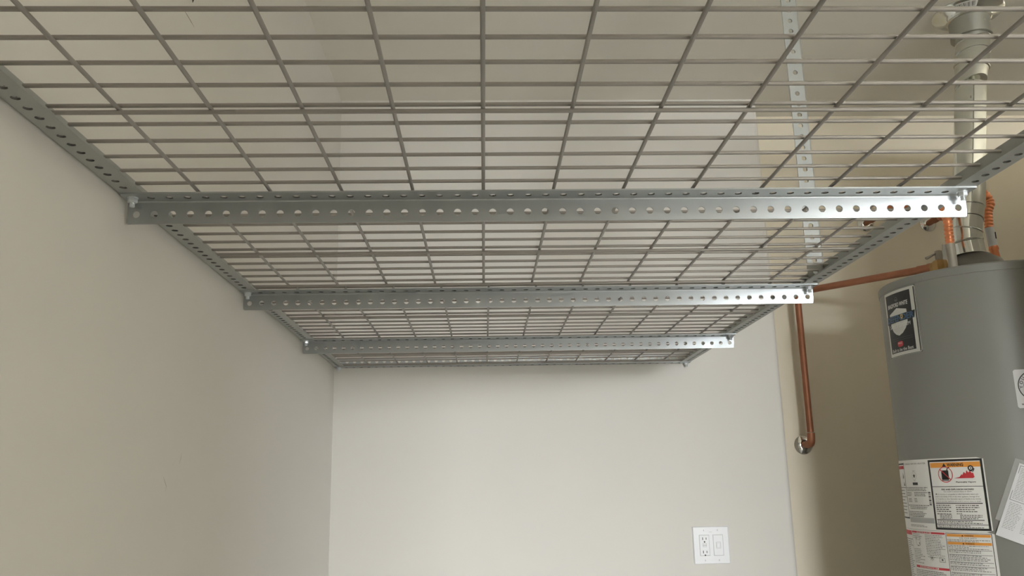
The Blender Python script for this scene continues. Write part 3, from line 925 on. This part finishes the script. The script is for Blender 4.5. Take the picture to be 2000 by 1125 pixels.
def gore(name, c0, n0, c1, n1, r, m='duct', bead=True, r1=None):
    """pipe section between two tilted joints with rolled beads"""
    c0, c1 = rel(c0, F0), rel(c1, F0); n0, n1 = Vector(n0).normalized(), Vector(n1).normalized(); r1 = r1 or r
    seg = 40; prof = []
    L = (c1 - c0).length
    hs = [(0, 0.0), (0.03, 0.07), (0.07, 0.09), (0.11, 0.07), (0.15, 0.0)] if bead else [(0, 0)]
    he = [(L - 0.15, 0.0), (L - 0.11, 0.07), (L - 0.07, 0.09), (L - 0.03, 0.07), (L, 0.0)] if bead == 2 else [(L, 0)]
    rings = []
    for h, dr in hs + he:
        t = h / L; n = n0.lerp(n1, t).normalized(); c = c0.lerp(c1, t)
        a = n.cross(Vector((0, 1, 0))).normalized(); b = n.cross(a)
        rr = r + (r1 - r) * t + dr
        rings.append([c + (a * math.cos(2 * math.pi * k / seg) + b * math.sin(2 * math.pi * k / seg)) * rr for k in range(seg)])
    mb = MB().rings(rings)
    return part(name, mb, m, flue, 35)


def FP(px, py, Y=HY):
    return at(px, py, Y)


fr = 1.76
b0 = Vector(F0); g1 = FP(1889, 472); g2 = FP(1888, 452); g3 = FP(1889, 432); g4 = FP(1892, 403); g5 = FP(1896, 168)
up = Vector((0, 0, 1)); lean = (g5 - g4).normalized()
gore('pipe_collar', b0, up, g1, (-0.12, 0, 1), 1.64, 'duct', 2)
gore('elbow_gore', g1, (-0.12, 0, 1), g2, (0.25, -0.1, 1), 1.62)
gore('elbow_gore', g2, (0.25, -0.1, 1), g3, (0.20, 0.2, 1), 1.63)
gore('elbow_gore', g3, (0.20, 0.2, 1), g4, lean, 1.66, 'duct', 2, 1.70)
sp_ = gore('straight_pipe', g4 + lean * 0.0, lean, g5, lean, fr - 0.02, 'duct', 0)
# lap seam with rivets down the straight pipe
s0 = rel(g4, F0) + Vector((-0.55, -1.70, 0)); s1 = rel(g5, F0) + Vector((-0.55, -1.70, 0))
part('lap_seam', MB().tube([s0, s1], 0.06, 8), 'duct_dull', sp_)
for t in (0.52, 0.86):
    part('rivet', MB().lathe([(0.09, 0), (0.08, 0.05), (0.02, 0.08)], s0.lerp(s1, t) + Vector((-0.3, 0.08, 0)), (0, -1, 0), 10), 'duct_dull', sp_)
h1 = g5; h2 = FP(1898, 132); h3 = FP(1899, 108); h4 = FP(1900, 80); h5 = FP(1895, 62)
gore('elbow_gore', h1, (-0.22, 0.35, 1), h2, (0.15, 0.1, 1), 1.88)
gore('elbow_gore', h2, (0.2, -0.1, 1), h3, (0.0, 0.15, 1), 1.92)
gore('elbow_gore', h3, (0.0, 0.15, 1), h4, (-0.15, 0, 1), 1.95, 'duct', 2)
gore('pipe_collar', h4, (-0.12, 0, 1), h5, up, 1.92, 'duct_dull', 0)
ct = FP(1890, 26)
ct.z = CEIL
gore('vent_sleeve', (ct.x, ct.y, h5.z - 0.9), up, (ct.x, ct.y, CEIL - 0.3), up, 2.30, 'duct_dull', 0)
o_ = rel((ct.x, ct.y, CEIL), F0)
part('ceiling_plate', MB().lathe([(4.0, 0.0), (4.02, -0.12), (3.8, -0.3), (2.75, -0.75), (2.55, -1.05), (2.33, -1.1)], o_, seg=48), 'duct', flue, 40)
part('storm_ring', MB().lathe([(2.36, -1.25), (2.5, -1.15), (2.52, -0.95), (2.36, -0.85)], o_, seg=40), 'duct', flue, 40)
for dx in (0.5, 1.45):
    c = Vector((o_.x + dx, o_.y - math.sqrt(2.3 ** 2 - dx * dx), o_.z - 2.2))
    part('rivet', MB().lathe([(0.11, 0), (0.1, 0.06), (0.03, 0.1)], c, (dx, -1.7, 0), 10), 'solder', flue)
# barcode sticker on the plate's sloping face
def onplate(an, r):
    t = (r - 2.75) / (3.8 - 2.75); z = -0.75 + t * 0.45
    a = math.radians(an); return o_ + Vector((r * math.cos(a), r * math.sin(a), z - 0.03))


mb = MB(); v = []
for k in range(9):
    an = 218 + 5.0 * k; v += [onplate(an, 2.85), onplate(an, 3.75)]
mb.add(v, [(2 * k, 2 * k + 1, 2 * k + 3, 2 * k + 2) for k in range(8)])
bs = part('barcode_sticker', mb, 'paper', flue)
mb = MB()
for k in range(13):
    an = 222 + 2.6 * k; w = (0.5, 1.2, 0.8)[k % 3]
    q4 = [onplate(an, 2.98), onplate(an, 3.6), onplate(an + w, 3.6), onplate(an + w, 2.98)]
    mb.add([p_ + Vector((0, 0, -0.015)) for p_ in q4], [(0, 1, 2, 3)])
part('barcode', mb, 'ink', bs)

# ------------------------------------------------------------------ escutcheons and pipes
def escutcheon_mb(r, c):
    return MB().lathe([(r, 0), (r, 0.06), (r * 0.93, 0.17), (r * 0.72, 0.36), (r * 0.5, 0.48), (r * 0.42, 0.5)], c, (0, -1, 0), 32)


PR = 0.46
# relief-valve drain: wall flange, elbow, riser, elbow, run to the valve
wy = ALCOVE_B
e1 = at(1566.5, 869, wy); py = wy - 3.1
low = at(1588, 864, py); top = at(1547, 571, py)
low.z = e1.z + 0.05; e1.x = low.x = (low.x + e1.x) / 2; top.x = low.x
vz = at(1826, 522, -19.0)
dr = thing('drain_pipe', (low.x, wy, e1.z - 1.5), 'copper relief drain pipe running from the valve down into the tan wall', 'pipe')
DO = (low.x, wy, e1.z - 1.5)
part('wall_flange', escutcheon_mb(1.36, rel((e1.x, wy, e1.z), DO)), 'chrome', dr, 40, label='shiny chrome wall flange')
part('stub', MB().tube([rel((e1.x, wy - 0.1, e1.z), DO), rel((e1.x, py + 0.9, e1.z), DO)], PR, 18), 'copper', dr, 50)


def elbow(a, b, c, r, n=7):
    """fitting from a towards corner b to c"""
    a, b, c = Vector(a), Vector(b), Vector(c); pts = []
    for k in range(n + 1):
        t = k / n; pts.append(a * (1 - t) ** 2 + b * 2 * t * (1 - t) + c * t * t)
    d0 = (pts[0] - pts[1]).normalized(); d1 = (pts[-1] - pts[-2]).normalized()
    return MB().tube([a + d0 * 0.7] + pts + [c + d1 * 0.7], r, 18)


k = 0.75
part('elbow', elbow(rel((low.x, py + k, low.z), DO), rel((low.x, py, low.z), DO), rel((low.x, py, low.z + k), DO), PR + 0.09), 'copper', dr, 50)
part('solder_ring', MB().lathe([(PR + 0.1, 0), (PR + 0.12, 0.05), (PR + 0.02, 0.14)], rel((low.x, py, low.z + k + 0.65), DO), seg=18), 'solder', dr, 50)
part('riser', MB().tube([rel((low.x, py, low.z + 0.6), DO), rel((top.x, py, top.z - 0.6), DO)], PR, 18), 'copper', dr, 50)
dv = (vz - Vector((top.x, py, top.z))); dn = dv.normalized()
part('elbow', elbow(rel((top.x, py, top.z - k), DO), rel((top.x, py, top.z), DO), rel(Vector((top.x, py, top.z)) + dn * k, DO), PR + 0.09), 'copper', dr, 50)
part('drain_run', MB().tube([rel(Vector((top.x, py, top.z)) + dn * 0.6, DO), rel(vz - dn * 0.3, DO)], PR, 18), 'copper', dr, 50)
part('adapter', MB().tube([rel(vz - dn * 2.3, DO), rel(vz - dn * 0.9, DO), rel(vz - dn * 0.85, DO), rel(vz - dn * 0.2, DO)], [0.55, 0.55, 0.62, 0.62], 12), 'copper', dr, 50)

# relief valve standing on the heater top
vb = vz + dn * 0.7
rv = thing('relief_valve', (vb.x, vb.y, HTOP), 'brass relief valve with a small lever on the heater top', 'valve')
VO = (vb.x, vb.y, HTOP)
part('valve_body', MB().lathe([(0.55, 0.05), (0.55, vb.z - HTOP - 0.9), (0.85, vb.z - HTOP - 0.8), (0.95, vb.z - HTOP), (0.85, vb.z - HTOP + 0.6), (0.5, vb.z - HTOP + 0.8)], (0, 0, 0), seg=8), 'brass', rv, 30)
part('outlet', MB().tube([rel(vz - dn * 0.35, VO), rel(vb, VO)], 0.66, 8), 'brass', rv, 30)
part('bonnet', MB().lathe([(0.42, vb.z - HTOP + 0.75), (0.42, vb.z - HTOP + 1.9), (0.2, vb.z - HTOP + 2.0)], (0, 0, 0), seg=14), 'valve_grey', rv, 40)
part('lever', MB().tube([(0.0, 0, vb.z - HTOP + 1.75), (-0.9, -0.1, vb.z - HTOP + 1.35), (-1.7, -0.2, vb.z - HTOP + 0.95)], [0.12, 0.14, 0.2], 10), 'valve_grey', rv, 40)


def corrugated(path, r, plain=()):
    pts = smoothpath(path, 0.07); rad = []; L = 0.0
    for i, p_ in enumerate(pts):
        if i: L += (p_ - pts[i - 1]).length
        rad.append(r * (1 + 0.10 * math.sin(2 * math.pi * L / 0.42)))
    return MB().tube(pts, rad, 16)


# water supply: stub from the wall, flexible copper connector, dielectric nipple
def supply(name, esc_px, nip_px, nipY, label, path_fn, sleeve, wallpx_shift):
    e = at(*esc_px, wy); base = (e.x, wy, e.z - 1.3)
    t = thing(name, base, label, 'pipe', None)
    part('wall_flange', escutcheon_mb(1.28, rel(e, base)), 'chrome', t, 40, label='shiny chrome wall flange')
    yy = wy - 3.4
    part('stub', MB().tube([rel((e.x, wy - 0.1, e.z), base), rel((e.x, yy + 0.5, e.z), base)], PR, 18), 'copper', t, 50)
    kk = Vector((e.x, yy, e.z))
    path, nip = path_fn(kk)
    part('stub_elbow', elbow(rel((e.x, yy + 0.8, e.z), base), rel(kk, base), rel(kk + (Vector(path[1]) - kk).normalized() * 0.8, base), PR + 0.08), 'copper', t, 50)
    part('flexible_hose', corrugated([rel(p_, base) for p_ in path], 0.46), 'copper_bright', t, 70, label='orange corrugated copper hose')
    part('nipple', MB().tube([rel(p_, base) for p_ in nip], sleeve, 18), 'valve_grey' if name == 'cold_supply_line' else 'paper_sheet', t, 40)
    return t, base


def left_path(kk):
    n0 = at(1857, 490, -28.0)
    x, y = n0.x, n0.y
    a = at(1856, 478, y); b = at(1850, 430, y); c = at(1846, 408, y + 1)
    return ([kk + Vector((0.6, -0.6, 0.0)), kk + Vector((0.2, -3.0, 0.3)), Vector((c.x + 4, y + 9, c.z + 1.6)), c + Vector((0.3, 1.2, 0.5)), b, (a + b) / 2, a],
            [a + Vector((0, 0, 0.1)), Vector((x + 0.05, y, 7.2)), Vector((x, y, HTOP + 0.02))])


t1, tb1 = supply('cold_supply_line', (1812, 437), None, -28, 'short corrugated copper supply hose with a grey nipple left of the flue', left_path, 0.5, 0)
n0 = at(1846, 500, -27.5)
tg = part('nipple_tag', MB().box(-0.55, 0.0, -0.04, 0.04, -0.55, 1.2), 'valve_grey', t1, None, rel((n0.x, n0.y - 0.3, n0.z), tb1), (0, 0.1, 0.3))


def right_path(kk):
    y = -24.2
    a = at(1932, 447, y); b = at(1930, 415, y); c = at(1934, 396, y); d = at(1920, 377, y + 0.6)
    e = at(1893, 372, y + 4.2)
    m = at(1884, 392, y + 10)
    n1 = at(1940, 481, y); n2 = at(1943, 500, y)
    return ([kk + Vector((0.6, -0.6, 0.05)), kk + Vector((0.5, -3.2, 0.5)), m, e, d, c, b, a],
            [a + Vector((0, 0, 0.12)), n1])


t2, tb2 = supply('hot_supply_line', (1690, 437), None, -24, 'long corrugated copper hose looping behind the flue to the heater top', right_path, 0.50, 0)
y = -24.2; n1 = at(1940, 481, y); n2 = at(1946, 512, y)
part('hose_end', MB().tube([rel(n1 + Vector((0, 0, 0.05)), tb2), rel(n1.lerp(n2, 0.2), tb2), rel(n1.lerp(n2, 0.3), tb2), rel(n2, tb2), rel((n2.x, n2.y, HTOP + 0.02), tb2)], [0.48, 0.56, 0.46, 0.58, 0.58], 18), 'copper_bright', t2, 40)
part('hose_mark', MB().box(-0.05, 0.05, -0.02, 0.02, -0.4, 0.4), 'ink', t2, None, rel(at(1938, 462, y) + Vector((0.1, -0.52, 0)), tb2))
